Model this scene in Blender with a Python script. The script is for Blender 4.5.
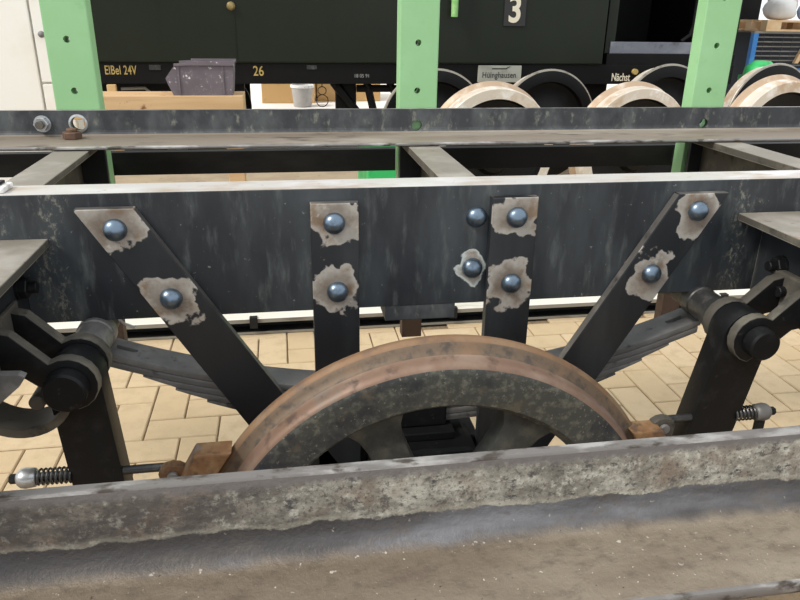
import bpy, bmesh, math, random
from mathutils import Vector, Matrix

random.seed(7)
scene = bpy.context.scene
for o in list(bpy.data.objects):
    bpy.data.objects.remove(o)
COL = scene.collection

# ------------------------------------------------------------------ camera
cam_d = bpy.data.cameras.new('camera')
cam = bpy.data.objects.new('camera', cam_d)
COL.objects.link(cam)
cam_d.sensor_width = 36.0
cam_d.lens = 708.0 / 800.0 * 36.0
cam_d.clip_start = 0.02
CM = Matrix(((0.986784, 0.04662465, -0.15518853),
             (-0.1613192, 0.37296999, -0.91371194),
             (0.01527916, 0.92667121, 0.37556227)))
# columns are the camera's own axes; forward is -Z (the matrix is world-from-camera)
M4 = CM.to_4x4()
M4 = Matrix(((M4[0][0], M4[0][1], M4[0][2], 0.0),
             (M4[1][0], M4[1][1], M4[1][2], 0.0),
             (M4[2][0], M4[2][1], M4[2][2], 1.11),
             (0, 0, 0, 1)))
cam.matrix_world = M4
scene.camera = cam

# ------------------------------------------------------------------ light
world = bpy.data.worlds.new('sky')
scene.world = world
world.use_nodes = True
bgn = world.node_tree.nodes['Background']
bgn.inputs[0].default_value = (0.93, 0.97, 1.0, 1)
bgn.inputs[1].default_value = 1.25
sd = bpy.data.lights.new('sun', 'SUN')
sd.energy = 2.8
sd.angle = math.radians(16)
sd.color = (1.0, 0.95, 0.87)
sun = bpy.data.objects.new('sun', sd)
COL.objects.link(sun)
sun.rotation_euler = Vector((0.66, 0.27, -0.72)).to_track_quat('-Z', 'Y').to_euler()

vs = scene.view_settings
vs.view_transform = 'Standard'
vs.look = 'None'
vs.exposure = 0.0
vs.gamma = 1.0
vs.use_curve_mapping = False

# ------------------------------------------------------------------ materials
def sock(nd, n):
    return nd.inputs[n]

class NT:
    def __init__(s, name):
        s.m = bpy.data.materials.new(name)
        s.m.use_nodes = True
        s.t = s.m.node_tree
        s.b = s.t.nodes['Principled BSDF']
        tc = s.t.nodes.new('ShaderNodeTexCoord')
        oi = s.t.nodes.new('ShaderNodeObjectInfo')
        sc = s.n('ShaderNodeMath', operation='MULTIPLY')
        s.l(oi.outputs['Random'], sc.inputs[0]); sc.inputs[1].default_value = 13.0
        ad = s.n('ShaderNodeVectorMath', operation='ADD')
        s.l(tc.outputs['Object'], ad.inputs[0]); s.l(sc.outputs[0], ad.inputs[1])
        s.obj = tc.outputs['Object']
        s.co = ad.outputs[0]
        s.rand = oi.outputs['Random']
    def n(s, typ, **k):
        nd = s.t.nodes.new(typ)
        for a, v in k.items():
            setattr(nd, a, v)
        return nd
    def l(s, a, b):
        s.t.links.new(a, b)
    def noise(s, scale, stretch=(1, 1, 1), detail=5.0, rough=0.6, co=None):
        mp = s.n('ShaderNodeMapping')
        mp.inputs['Scale'].default_value = stretch
        s.l(co or s.co, mp.inputs['Vector'])
        nz = s.n('ShaderNodeTexNoise')
        nz.inputs['Scale'].default_value = scale
        nz.inputs['Detail'].default_value = detail
        nz.inputs['Roughness'].default_value = rough
        s.l(mp.outputs[0], nz.inputs['Vector'])
        return nz.outputs[0]
    def step(s, v, lo, hi):
        mr = s.n('ShaderNodeMapRange', interpolation_type='SMOOTHSTEP')
        mr.inputs[1].default_value = lo; mr.inputs[2].default_value = hi
        s.l(v, mr.inputs[0])
        return mr.outputs[0]
    def math(s, op, a, b):
        m = s.n('ShaderNodeMath', operation=op)
        for i, v in enumerate((a, b)):
            if isinstance(v, (int, float)): m.inputs[i].default_value = v
            else: s.l(v, m.inputs[i])
        return m.outputs[0]
    def mix(s, f, a, b):
        mx = s.n('ShaderNodeMix', data_type='RGBA')
        s.l(f, mx.inputs[0])
        for i, v in ((6, a), (7, b)):
            if isinstance(v, tuple): mx.inputs[i].default_value = (*v[:3], 1)
            else: s.l(v, mx.inputs[i])
        return mx.outputs[2]
    def fmix(s, f, a, b):
        mx = s.n('ShaderNodeMix', data_type='FLOAT')
        s.l(f, mx.inputs[0])
        for i, v in ((2, a), (3, b)):
            if isinstance(v, (int, float)): mx.inputs[i].default_value = v
            else: s.l(v, mx.inputs[i])
        return mx.outputs[0]
    def finish(s, color, rough, metal=0.0, bump=None):
        for v, nme in ((color, 'Base Color'), (rough, 'Roughness'), (metal, 'Metallic')):
            i = s.b.inputs[nme]
            if isinstance(v, tuple): i.default_value = (*v[:3], 1)
            elif isinstance(v, (int, float)): i.default_value = v
            else: s.l(v, i)
        if bump:
            bp = s.n('ShaderNodeBump')
            bp.inputs['Strength'].default_value = bump[1]
            bp.inputs['Distance'].default_value = bump[2] if len(bump) > 2 else 0.002
            s.l(bump[0], bp.inputs['Height'])
            s.l(bp.outputs[0], s.b.inputs['Normal'])
        return s.m

def worn(name, base, layers=(), rough=0.6, metal=0.0, bump=0.15, bscale=60.0, bdist=0.002, spec=0.5):
    """base colour with any number of noise-shaped layers of dirt, rust or wear"""
    t = NT(name)
    t.b.inputs['Specular IOR Level'].default_value = spec
    c, r = base, rough
    for ly in layers:
        col, scale, lo, hi = ly[:4]
        st = ly[4] if len(ly) > 4 and ly[4] else (1, 1, 1)
        rr = ly[5] if len(ly) > 5 else None
        f = t.step(t.noise(scale, st), lo, hi)
        c = t.mix(f, c, col)
        if rr is not None:
            r = t.fmix(f, r, rr)
    h = t.noise(bscale, detail=6)
    return t.finish(c, r, metal, (h, bump, bdist))

M = {}
STREAK = (1, 1, 0.16)
M['frame_black'] = worn('black_frame_paint', (0.012, 0.0142, 0.018),
    [((0.035, 0.040, 0.043), 9, 0.45, 0.75, STREAK), ((0.10, 0.11, 0.095), 26, 0.60, 0.84, STREAK),
     ((0.006, 0.007, 0.009), 7, 0.52, 0.8), ((0.2, 0.2, 0.18), 120, 0.72, 0.82)], 0.5, 0.0, 0.2, 45)
M['bar_edge'] = worn('bare_bar_edge', (0.15, 0.14, 0.13), [((0.30, 0.27, 0.24), 16, 0.48, 0.7), ((0.02, 0.02, 0.022), 9, 0.52, 0.66)], 0.45, 0.5, 0.15, 80)
M['bare_top'] = worn('bare_worn_steel', (0.54, 0.515, 0.49),
    [((0.72, 0.70, 0.71), 8, 0.45, 0.7, (0.5, 1, 1)), ((0.42, 0.33, 0.24), 14, 0.48, 0.72, (0.5, 1, 1)), ((0.16, 0.13, 0.11), 60, 0.64, 0.78)], 0.5, 0.25, 0.1, 90)
M['cross_top'] = worn('bare_cross_steel', (0.23, 0.205, 0.17),
    [((0.36, 0.33, 0.29), 9, 0.45, 0.7), ((0.22, 0.155, 0.095), 16, 0.55, 0.75), ((0.12, 0.10, 0.08), 50, 0.62, 0.78)], 0.55, 0.2, 0.12, 90)
M['angle_face'] = worn('weathered_dark_angle', (0.034, 0.037, 0.042),
    [((0.085, 0.092, 0.095), 22, 0.42, 0.70, (1, 1, 0.5)), ((0.20, 0.20, 0.165), 75, 0.55, 0.76, (1, 1, 0.5)), ((0.014, 0.016, 0.02), 8, 0.48, 0.70)], 0.6, 0.0, 0.25, 60)
M['angle_floor'] = worn('dusty_angle_flange', (0.22, 0.18, 0.14),
    [((0.34, 0.30, 0.25), 10, 0.45, 0.7, (0.3, 1, 1)), ((0.09, 0.07, 0.055), 30, 0.55, 0.75, (0.4, 1, 1)), ((0.5, 0.48, 0.44), 160, 0.70, 0.78)], 0.55, 0.2, 0.2, 90)
M['near_face'] = worn('mottled_flaking_paint', (0.17, 0.15, 0.125),
    [((0.06, 0.05, 0.045), 8, 0.45, 0.62, (1, 1, 1.2)), ((0.34, 0.32, 0.27), 34, 0.5, 0.66, (1, 1, 1.6)), ((0.47, 0.45, 0.40), 90, 0.58, 0.70),
     ((0.035, 0.035, 0.04), 55, 0.60, 0.68, (0.8, 1, 1.3)), ((0.16, 0.11, 0.075), 18, 0.60, 0.78)], 0.6, 0.05, 0.5, 70, 0.002)
M['near_fillet'] = worn('dark_rolled_fillet', (0.075, 0.07, 0.068),
    [((0.16, 0.16, 0.17), 12, 0.45, 0.75, (0.3, 1, 1)), ((0.03, 0.028, 0.028), 30, 0.58, 0.75), ((0.4, 0.38, 0.33), 110, 0.70, 0.78)], 0.42, 0.3, 0.2, 90)
M['near_floor'] = worn('brown_dusty_flange', (0.12, 0.09, 0.062),
    [((0.19, 0.15, 0.11), 7, 0.42, 0.68, (0.35, 1, 1)), ((0.06, 0.045, 0.035), 16, 0.54, 0.78, (0.35, 1, 1)), ((0.42, 0.38, 0.31), 130, 0.69, 0.75), ((0.03, 0.025, 0.02), 75, 0.70, 0.76)], 0.55, 0.15, 0.35, 80)
M['near_top'] = worn('worn_edge_and_painted_highlight', (0.19, 0.175, 0.165), [((0.42, 0.40, 0.385), 30, 0.48, 0.66, (0.35, 1, 1)), ((0.07, 0.055, 0.045), 50, 0.52, 0.66, (0.5, 1, 1))], 0.4, 0.4, 0.2, 90)
M['rivet'] = worn('blued_rivet_steel', (0.17, 0.225, 0.29), [((0.10, 0.13, 0.165), 60, 0.45, 0.7), ((0.26, 0.26, 0.25), 120, 0.6, 0.75)], 0.34, 0.9, 0.05, 120)
M['black_forged'] = worn('black_forged_iron', (0.008, 0.0082, 0.009), [((0.02, 0.02, 0.021), 30, 0.5, 0.75), ((0.055, 0.05, 0.043), 50, 0.64, 0.8)], 0.45, 0.1, 0.2, 60, spec=0.22)
M['dusty_forged'] = worn('dusty_forged_iron', (0.075, 0.068, 0.056), [((0.15, 0.135, 0.105), 18, 0.45, 0.7), ((0.015, 0.015, 0.015), 40, 0.55, 0.75), ((0.2, 0.18, 0.14), 90, 0.65, 0.78)], 0.6, 0.1, 0.25, 60)
M['grey_pin'] = worn('grey_worn_pin', (0.16, 0.155, 0.15), [((0.30, 0.29, 0.28), 20, 0.45, 0.7, (1, 0.3, 1)), ((0.05, 0.05, 0.05), 30, 0.55, 0.75)], 0.5, 0.3, 0.2, 80)
M['leaf'] = worn('spring_leaf_steel', (0.15, 0.147, 0.145), [((0.23, 0.225, 0.22), 12, 0.42, 0.7), ((0.03, 0.028, 0.026), 35, 0.55, 0.75)], 0.55, 0.2, 0.2, 70)
M['rust'] = worn('orange_rust', (0.21, 0.105, 0.045), [((0.30, 0.185, 0.09), 30, 0.42, 0.7), ((0.09, 0.055, 0.035), 45, 0.48, 0.70), ((0.19, 0.17, 0.15), 25, 0.56, 0.74)], 0.75, 0.1, 0.4, 70)
RS = (1, 1, 1)
M['flange_rust'] = worn('rusty_flange', (0.22, 0.125, 0.065), [((0.26, 0.175, 0.105), 12, 0.42, 0.7), ((0.13, 0.085, 0.06), 22, 0.5, 0.75)], 0.62, 0.2, 0.2, 90)
M['flange_root'] = worn('dark_flange_root', (0.15, 0.105, 0.07), [((0.075, 0.06, 0.048), 60, 0.45, 0.68), ((0.22, 0.13, 0.075), 14, 0.50, 0.72)], 0.6, 0.3, 0.25, 90)
M['tread'] = worn('brown_wheel_tread', (0.21, 0.13, 0.09), [((0.28, 0.20, 0.15), 14, 0.42, 0.7), ((0.10, 0.066, 0.05), 34, 0.52, 0.72), ((0.16, 0.15, 0.13), 9, 0.55, 0.75)], 0.55, 0.3, 0.15, 90)
M['rim'] = worn('dark_mottled_rim', (0.050, 0.052, 0.046), [((0.125, 0.125, 0.10), 90, 0.46, 0.68), ((0.016, 0.018, 0.024), 11, 0.48, 0.70), ((0.2, 0.19, 0.15), 200, 0.60, 0.72), ((0.09, 0.075, 0.055), 25, 0.56, 0.76)], 0.65, 0.05, 0.4, 80)
M['spoke'] = worn('dark_cast_spoke', (0.035, 0.038, 0.036), [((0.085, 0.085, 0.07), 25, 0.45, 0.7), ((0.012, 0.012, 0.014), 14, 0.5, 0.7)], 0.6, 0.05, 0.3, 70)
M['green'] = worn('light_green_paint', (0.27, 0.50, 0.24), [((0.31, 0.56, 0.29), 5, 0.4, 0.7), ((0.20, 0.40, 0.19), 12, 0.58, 0.8), ((0.12, 0.2, 0.11), 90, 0.72, 0.80)], 0.5, 0.0, 0.06, 60)
M['brown_end'] = worn('brown_unpainted_end', (0.085, 0.05, 0.032), [((0.03, 0.022, 0.018), 30, 0.45, 0.7)], 0.7, 0.1, 0.2, 60)
M['dark_bar'] = worn('dark_sooty_bar', (0.014, 0.014, 0.014), [((0.035, 0.034, 0.03), 10, 0.45, 0.75, (0.3, 1, 1)), ((0.16, 0.08, 0.04), 70, 0.72, 0.80)], 0.55, 0.1, 0.2, 60, spec=0.22)
M['zinc'] = worn('zinc_plated_steel', (0.5, 0.51, 0.52), [((0.3, 0.3, 0.29), 60, 0.5, 0.7)], 0.35, 0.8, 0.05, 90)
M['dark_steel'] = worn('oily_dark_steel', (0.06, 0.06, 0.06), [((0.13, 0.125, 0.12), 40, 0.5, 0.7)], 0.35, 0.6, 0.1, 90)
M['rust_nut'] = worn('brown_rusty_nut', (0.10, 0.055, 0.035), [((0.18, 0.10, 0.06), 60, 0.45, 0.7)], 0.7, 0.1, 0.3, 90)
# setting and background
def paver_mat():
    t = NT('sandstone_paver')
    c = t.mix(t.rand, (0.49, 0.365, 0.215), (0.545, 0.42, 0.265))
    c = t.mix(t.step(t.noise(18), 0.42, 0.75), c, (0.45, 0.34, 0.205))
    c = t.mix(t.step(t.noise(260), 0.60, 0.72), c, (0.35, 0.27, 0.18))
    c = t.mix(t.step(t.noise(6), 0.66, 0.80), c, (0.34, 0.285, 0.21))
    return t.finish(c, 0.85, 0.0, (t.noise(300), 0.25, 0.001))
M['paver'] = paver_mat()
M['joint'] = worn('sandy_joint', (0.24, 0.17, 0.10), [((0.16, 0.12, 0.08), 60, 0.45, 0.7)], 0.95, 0, 0.3, 200)
M['floor_far'] = worn('beige_workshop_floor', (0.44, 0.35, 0.24), [((0.36, 0.28, 0.19), 4, 0.4, 0.7), ((0.27, 0.21, 0.15), 18, 0.58, 0.75)], 0.85, 0, 0.2, 90)
M['yard'] = worn('yard_painted_sunlight', (0.80, 0.78, 0.74), [((0.74, 0.71, 0.66), 2, 0.4, 0.7)], 0.9, 0, 0.1, 40)  # the yard's sunlight is put into this pale ground colour
M['wall'] = worn('white_plaster', (0.80, 0.78, 0.73), [((0.75, 0.72, 0.66), 2, 0.45, 0.7)], 0.9, 0, 0.1, 40)
M['rail_pale'] = worn('rail_head_painted_sheen', (0.70, 0.67, 0.60), [((0.5, 0.46, 0.39), 12, 0.52, 0.72, (0.2, 1, 1))], 0.5, 0.0, 0.05, 60)  # pale diffuse colour stands in for sky reflected on the rail head
M['rail_dark'] = worn('dark_rail_web', (0.012, 0.012, 0.012), [((0.04, 0.035, 0.03), 20, 0.5, 0.7, (0.3, 1, 1))], 0.6, 0, 0.2, 60, spec=0.22)
M['rail_foot'] = worn('grey_rail_foot', (0.24, 0.225, 0.19), [((0.15, 0.13, 0.11), 20, 0.5, 0.7, (0.3, 1, 1))], 0.6, 0, 0.2, 60)
M['wagon_green'] = worn('dark_green_coach_paint', (0.0125, 0.0165, 0.010), [((0.015, 0.019, 0.012), 1.5, 0.4, 0.7), ((0.010, 0.013, 0.009), 5, 0.55, 0.75, (1, 1, 0.2))], 0.42, 0, 0.03, 20, spec=0.22)
M['wagon_black'] = worn('black_underframe_paint', (0.0025, 0.0025, 0.0027), [((0.006, 0.0055, 0.005), 8, 0.5, 0.75)], 0.55, 0, 0.1, 30, spec=0.22)
M['platform'] = worn('grey_blue_step_plate', (0.16, 0.17, 0.20), [((0.24, 0.25, 0.28), 6, 0.45, 0.7, (0.4, 1, 1)), ((0.05, 0.05, 0.06), 10, 0.5, 0.75)], 0.4, 0.3, 0.1, 30)
M['white_letter'] = worn('cream_lettering', (0.72, 0.66, 0.52), [], 0.6)
M['yellow_letter'] = worn('ochre_lettering', (0.46, 0.33, 0.10), [((0.3, 0.22, 0.08), 30, 0.5, 0.7)], 0.6)
M['grey_letter'] = worn('grey_lettering', (0.30, 0.30, 0.30), [], 0.6)
M['black_letter'] = worn('black_lettering', (0.02, 0.02, 0.02), [], 0.6)
M['sign_plate'] = worn('pale_grey_sign_plate', (0.36, 0.36, 0.31), [((0.28, 0.28, 0.24), 12, 0.5, 0.7)], 0.6)
M['brass'] = worn('dull_brass', (0.35, 0.27, 0.12), [((0.2, 0.15, 0.08), 40, 0.5, 0.7)], 0.4, 0.7)
M['handle_green'] = worn('bright_green_enamel', (0.22, 0.48, 0.14), [((0.35, 0.6, 0.25), 8, 0.5, 0.7)], 0.35)
M['tread_bright'] = worn('turned_wheel_tread', (0.62, 0.55, 0.46), [((0.50, 0.36, 0.24), 7, 0.48, 0.68), ((0.78, 0.74, 0.68), 12, 0.5, 0.7)], 0.5, 0.15, 0.05, 90)
M['tread_brown'] = worn('brown_flange_band', (0.42, 0.30, 0.20), [((0.62, 0.52, 0.42), 7, 0.48, 0.68)], 0.5, 0.2)
M['wheel_black'] = worn('black_wheel_disc', (0.003, 0.003, 0.0032), [((0.009, 0.009, 0.009), 6, 0.5, 0.75)], 0.45, 0, 0.1, 30, spec=0.22)
M['wheel_edge'] = worn('bare_flange_edge', (0.36, 0.33, 0.28), [((0.2, 0.17, 0.14), 10, 0.5, 0.7)], 0.45, 0.5)
M['wood'] = worn('pale_raw_timber', (0.52, 0.33, 0.165), [((0.62, 0.42, 0.23), 6, 0.4, 0.7, (0.15, 1, 2)), ((0.38, 0.20, 0.085), 14, 0.54, 0.75, (0.1, 1, 3)), ((0.22, 0.085, 0.035), 9, 0.63, 0.70)], 0.75, 0, 0.15, 60)
M['wood_box'] = worn('orange_plywood', (0.58, 0.36, 0.15), [((0.68, 0.46, 0.22), 3, 0.4, 0.7, (0.3, 1, 1)), ((0.42, 0.24, 0.09), 7, 0.58, 0.78)], 0.75, 0, 0.1, 30)
M['crate'] = worn('purple_grey_plastic', (0.15, 0.125, 0.145), [((0.12, 0.10, 0.115), 14, 0.45, 0.7), ((0.7, 0.67, 0.68), 42, 0.64, 0.69), ((0.3, 0.27, 0.29), 90, 0.60, 0.72)], 0.6, 0, 0.1, 60)
M['bucket'] = worn('white_plastic', (0.42, 0.40, 0.38), [((0.36, 0.34, 0.33), 20, 0.5, 0.7)], 0.55)
M['mortar'] = worn('white_mortar_crust', (0.8, 0.79, 0.77), [((0.5, 0.48, 0.46), 40, 0.5, 0.7)], 0.8)
M['cabinet'] = worn('white_enamel', (0.84, 0.82, 0.76), [((0.80, 0.76, 0.67), 3, 0.5, 0.7), ((0.6, 0.53, 0.42), 12, 0.72, 0.8)], 0.5)
M['dark_line'] = worn('dark_gap', (0.03, 0.03, 0.03), [], 0.8)
M['yellow'] = worn('yellow_sticker', (0.75, 0.6, 0.05), [], 0.6)
M['blue'] = worn('bright_blue_paint', (0.03, 0.22, 0.62), [((0.05, 0.3, 0.7), 9, 0.5, 0.7)], 0.45)
M['mesh_dark'] = worn('dark_wire_and_interior_shade', (0.03, 0.035, 0.045), [], 0.5, 0.3)
M['pallet'] = worn('pale_pallet_wood', (0.72, 0.47, 0.25), [((0.8, 0.6, 0.38), 6, 0.4, 0.7)], 0.8)  # lighter, warmer tone than the trestle timber
M['bag'] = worn('white_plastic_sack', (0.82, 0.80, 0.78), [((0.7, 0.67, 0.64), 6, 0.5, 0.7)], 0.5)
M['bag_blue'] = worn('blue_printed_sack', (0.28, 0.36, 0.52), [((0.7, 0.7, 0.7), 9, 0.5, 0.6)], 0.5)
M['green_plastic'] = worn('vivid_green_plastic', (0.03, 0.45, 0.12), [((0.02, 0.3, 0.08), 8, 0.5, 0.7)], 0.45)
M['grey_steel'] = worn('grey_galvanised_steel', (0.24, 0.23, 0.21), [((0.33, 0.32, 0.29), 6, 0.45, 0.7)], 0.5, 0.3)
M['cardboard'] = worn('beige_cardboard', (0.40, 0.30, 0.19), [((0.35, 0.26, 0.17), 5, 0.45, 0.7)], 0.85)
M['orange'] = worn('orange_rubber_hose', (0.6, 0.2, 0.07), [], 0.5)

def patch_mat(name, patches, rust_amt=0.5, white_edge=False, base_key=(0.010, 0.0115, 0.014)):
    """black painted steel, the paint burnt off in irregular patches round the rivets; patches in object space (x, z, rx, rz)"""
    t = NT(name)
    blk = t.mix(t.step(t.noise(12, STREAK), 0.45, 0.8), base_key, (0.026, 0.029, 0.032))
    blk = t.mix(t.step(t.noise(140), 0.70, 0.80), blk, (0.14, 0.14, 0.13))
    if white_edge:
        # the beam: streaky dust, grey spots, and pale weld spatter where the arms are welded on
        blk = t.mix(t.step(t.noise(7, (1, 1, 0.3)), 0.38, 0.70), (0.011, 0.0135, 0.0175), (0.050, 0.058, 0.064))
        blk = t.mix(t.step(t.noise(45, (1, 1, 0.22)), 0.50, 0.80), blk, (0.10, 0.11, 0.107))
        blk = t.mix(t.step(t.noise(30, (1, 1, 0.14)), 0.66, 0.80), blk, (0.15, 0.155, 0.13))
        blk = t.mix(t.step(t.noise(150, detail=3), 0.68, 0.78), blk, (0.19, 0.19, 0.17))
        sp = t.n('ShaderNodeSeparateXYZ'); t.l(t.obj, sp.inputs[0])
        wob = t.math('MULTIPLY', t.math('SUBTRACT', t.noise(14, detail=4), 0.5), 0.10)
        for wx, ww in ((-0.325, 0.030), (0.722, 0.024), (-0.41, 0.05)):
            dx = t.math('ABSOLUTE', t.math('ADD', t.math('SUBTRACT', sp.outputs[0], wx), wob), 0.0)
            msk = t.math('MULTIPLY', t.step(dx, ww, ww * 0.2), t.step(t.noise(150, (1, 1, 0.6), 8, 0.75), 0.50, 0.66))
            blk = t.mix(t.math('MULTIPLY', msk, 0.75), blk, (0.23, 0.22, 0.18))
    # the noise gives values near .5; use two scales for a ragged outline
    nz = t.math('MULTIPLY', t.math('SUBTRACT', t.noise(38, detail=2, rough=0.4), 0.5), 1.6)
    nz = t.math('ADD', nz, t.math('MULTIPLY', t.math('SUBTRACT', t.noise(130, detail=3), 0.5), 0.35))
    dist = None; near = None
    for (x, z, rx, rz) in patches:
        s1 = t.n('ShaderNodeVectorMath', operation='SUBTRACT'); t.l(t.obj, s1.inputs[0]); s1.inputs[1].default_value = (x, 0, z)
        s2 = t.n('ShaderNodeVectorMath', operation='MULTIPLY'); t.l(s1.outputs[0], s2.inputs[0]); s2.inputs[1].default_value = (1 / rx, 0, 1 / rz)
        ln = t.n('ShaderNodeVectorMath', operation='LENGTH'); t.l(s2.outputs[0], ln.inputs[0])
        d = ln.outputs['Value']
        dist = d if dist is None else t.math('MINIMUM', dist, d)
    dn = t.math('ADD', dist, nz)
    f = t.step(dn, 1.04, 0.94)
    steel = t.mix(t.step(t.noise(30), 0.40, 0.70), (0.40, 0.375, 0.335), (0.225, 0.185, 0.145))
    steel = t.mix(t.math('MULTIPLY', t.step(t.noise(26), 0.46, 0.66), 0.8), steel, (0.215, 0.135, 0.075))
    steel = t.mix(t.step(t.noise(60, detail=6), 0.60, 0.74), steel, (0.50, 0.48, 0.44))
    halo = t.step(t.math('ADD', dist, t.math('MULTIPLY', nz, 0.5)), 0.85, 0.35)
    steel = t.mix(t.math('MULTIPLY', halo, rust_amt), steel, (0.10, 0.06, 0.035))
    rim = t.math('MULTIPLY', t.step(dn, 0.70, 0.95), 0.75 if white_edge else 0.5)
    steel = t.mix(rim, steel, (0.60, 0.66, 0.64) if white_edge else (0.44, 0.41, 0.37))
    c = t.mix(f, blk, steel)
    r = t.fmix(f, 0.42, 0.5)
    return t.finish(c, r, t.fmix(f, 0.0, 0.3), (t.noise(60), 0.15, 0.002))

# ------------------------------------------------------------------ geometry helpers
class G:
    """a growing mesh: lists of vertices and faces in world coordinates, each face with a material index"""
    def __init__(s):
        s.v = []; s.f = []; s.m = []
    def add(s, vs_, fs, mi=0):
        b = len(s.v)
        s.v += [tuple(p) for p in vs_]
        for k, f in enumerate(fs):
            s.f.append(tuple(i + b for i in f)); s.m.append(mi[k] if isinstance(mi, (list, tuple)) else mi)
        return s
    def box(s, x0, x1, y0, y1, z0, z1, mi=0, top=None):
        vs_ = [(x0, y0, z0), (x1, y0, z0), (x1, y1, z0), (x0, y1, z0), (x0, y0, z1), (x1, y0, z1), (x1, y1, z1), (x0, y1, z1)]
        fs = [(0, 3, 2, 1), (4, 5, 6, 7), (0, 1, 5, 4), (1, 2, 6, 5), (2, 3, 7, 6), (3, 0, 4, 7)]
        t = mi if top is None else top
        return s.add(vs_, fs, [mi, t, mi, mi, mi, mi])
    def prism(s, poly, a0, a1, axis='y', mi=0, cap=None, sides=None):
        """poly: list of 2D points; axis 'y': (x,z) swept in y; 'x': (y,z) swept in x; 'z': (x,y) swept in z"""
        n = len(poly)
        def P(p, a):
            return {'y': (p[0], a, p[1]), 'x': (a, p[0], p[1]), 'z': (p[0], p[1], a)}[axis]
        vs_ = [P(p, a0) for p in poly] + [P(p, a1) for p in poly]
        fs = [tuple(range(n)), tuple(range(2 * n - 1, n - 1, -1))] + [(i, i + n, (i + 1) % n + n, (i + 1) % n) for i in range(n)]
        c = mi if cap is None else cap
        return s.add(vs_, fs, [c, c] + (list(sides) if sides else [mi] * n))
    def lathe(s, prof, c, axis='y', n=48, mi=None, closed=False, a0=0.0, a1=None):
        """prof: (r, h) rings about an axis through c"""
        full = a1 is None
        k = n if full else n + 1
        vs_ = []
        for (r, h) in prof:
            for i in range(k):
                a = a0 + (2 * math.pi if full else (a1 - a0)) * i / n
                u, w = r * math.cos(a), r * math.sin(a)
                vs_.append({'y': (c[0] + u, c[1] + h, c[2] + w), 'x': (c[0] + h, c[1] + u, c[2] + w), 'z': (c[0] + u, c[1] + w, c[2] + h)}[axis])
        fs = []; ms = []
        rings = list(range(len(prof))) + ([0] if closed else [])
        for q in range(len(rings) - 1):
            A, B = rings[q] * k, rings[q + 1] * k
            for i in range(n):
                j = (i + 1) % k
                fs.append((A + i, A + j, B + j, B + i)); ms.append(mi[q] if mi else 0)
        if not full and closed:
            L = len(prof)
            fs.append(tuple(q * k for q in range(L))); ms.append(mi[0] if mi else 0)
            fs.append(tuple(q * k + n for q in reversed(range(L)))); ms.append(mi[0] if mi else 0)
        return s.add(vs_, fs, ms)
    def cyl(s, c, r, h0, h1, axis='y', n=24, mi=0, ch=0.0):
        pr = [(0.0001, h0), (r - ch, h0), (r, h0 + ch), (r, h1 - ch), (r - ch, h1), (0.0001, h1)]
        return s.lathe(pr, c, axis, n, [mi] * 5)
    def hexp(s, c, r, h0, h1, axis='y', mi=0):
        return s.cyl(c, r, h0, h1, axis, 6, mi, r * 0.08)
    def tube(s, pts, r, n=10, mi=0):
        pts = [Vector(p) for p in pts]
        vs_ = []; up = None
        for i, p in enumerate(pts):
            d = (pts[min(i + 1, len(pts) - 1)] - pts[max(i - 1, 0)]).normalized()
            if up is None:
                up = d.orthogonal().normalized()
            else:
                up = (up - d * up.dot(d)).normalized()
            w = d.cross(up)
            for k in range(n):
                a = 2 * math.pi * k / n
                vs_.append(p + r * (math.cos(a) * up + math.sin(a) * w))
        fs = []
        for i in range(len(pts) - 1):
            for k in range(n):
                fs.append((i * n + k, i * n + (k + 1) % n, (i + 1) * n + (k + 1) % n, (i + 1) * n + k))
        fs.append(tuple(range(n - 1, -1, -1))); fs.append(tuple(range((len(pts) - 1) * n, len(pts) * n)))
        return s.add(vs_, fs, mi)

def base_of(o):
    p = Vector((0, 0, 0))
    while o:
        p += o.location; o = o.parent
    return p

def obj(name, g, mats, parent=None, origin=None, smooth=False, bevel=0.0, angle=35):
    """links ONE mesh object; g in world coordinates"""
    if origin is None:
        if parent is not None:
            xs = [sum(c) / len(g.v) for c in zip(*g.v)]
            origin = Vector(xs)
        else:
            zmin = min(v[2] for v in g.v)
            cx = (min(v[0] for v in g.v) + max(v[0] for v in g.v)) / 2
            cy = (min(v[1] for v in g.v) + max(v[1] for v in g.v)) / 2
            origin = Vector((cx, cy, zmin))
    origin = Vector(origin)
    me = bpy.data.meshes.new(name)
    me.from_pydata([tuple(Vector(v) - origin) for v in g.v], [], g.f)
    mats = mats if isinstance(mats, (list, tuple)) else [mats]
    for m in mats:
        me.materials.append(M[m] if isinstance(m, str) else m)
    me.polygons.foreach_set('material_index', g.m)
    bm = bmesh.new(); bm.from_mesh(me)
    bmesh.ops.remove_doubles(bm, verts=bm.verts, dist=1e-6)
    bmesh.ops.recalc_face_normals(bm, faces=bm.faces)
    if bevel:
        es = [e for e in bm.edges if len(e.link_faces) == 2 and e.calc_face_angle(0) > math.radians(30)]
        bmesh.ops.bevel(bm, geom=es, offset=bevel, segments=2, profile=0.6, affect='EDGES', clamp_overlap=True)
    if smooth:
        for f in bm.faces: f.smooth = True
        for e in bm.edges:
            if len(e.link_faces) == 2 and e.calc_face_angle(0) > math.radians(angle): e.smooth = False
    bm.to_mesh(me); bm.free()
    o = bpy.data.objects.new(name, me)
    COL.objects.link(o)
    o.location = origin - (base_of(parent) if parent else Vector((0, 0, 0)))
    o.parent = parent
    return o

def empty(name, loc, label, cat, group=None):
    o = bpy.data.objects.new(name, None)
    o.empty_display_size = 0.05
    COL.objects.link(o)
    o.location = loc
    return tag(o, label, cat, group)

def tag(o, label=None, cat=None, group=None, kind=None):
    for k, v in (('label', label), ('category', cat), ('group', group), ('kind', kind)):
        if v: o[k] = v
    return o

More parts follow.
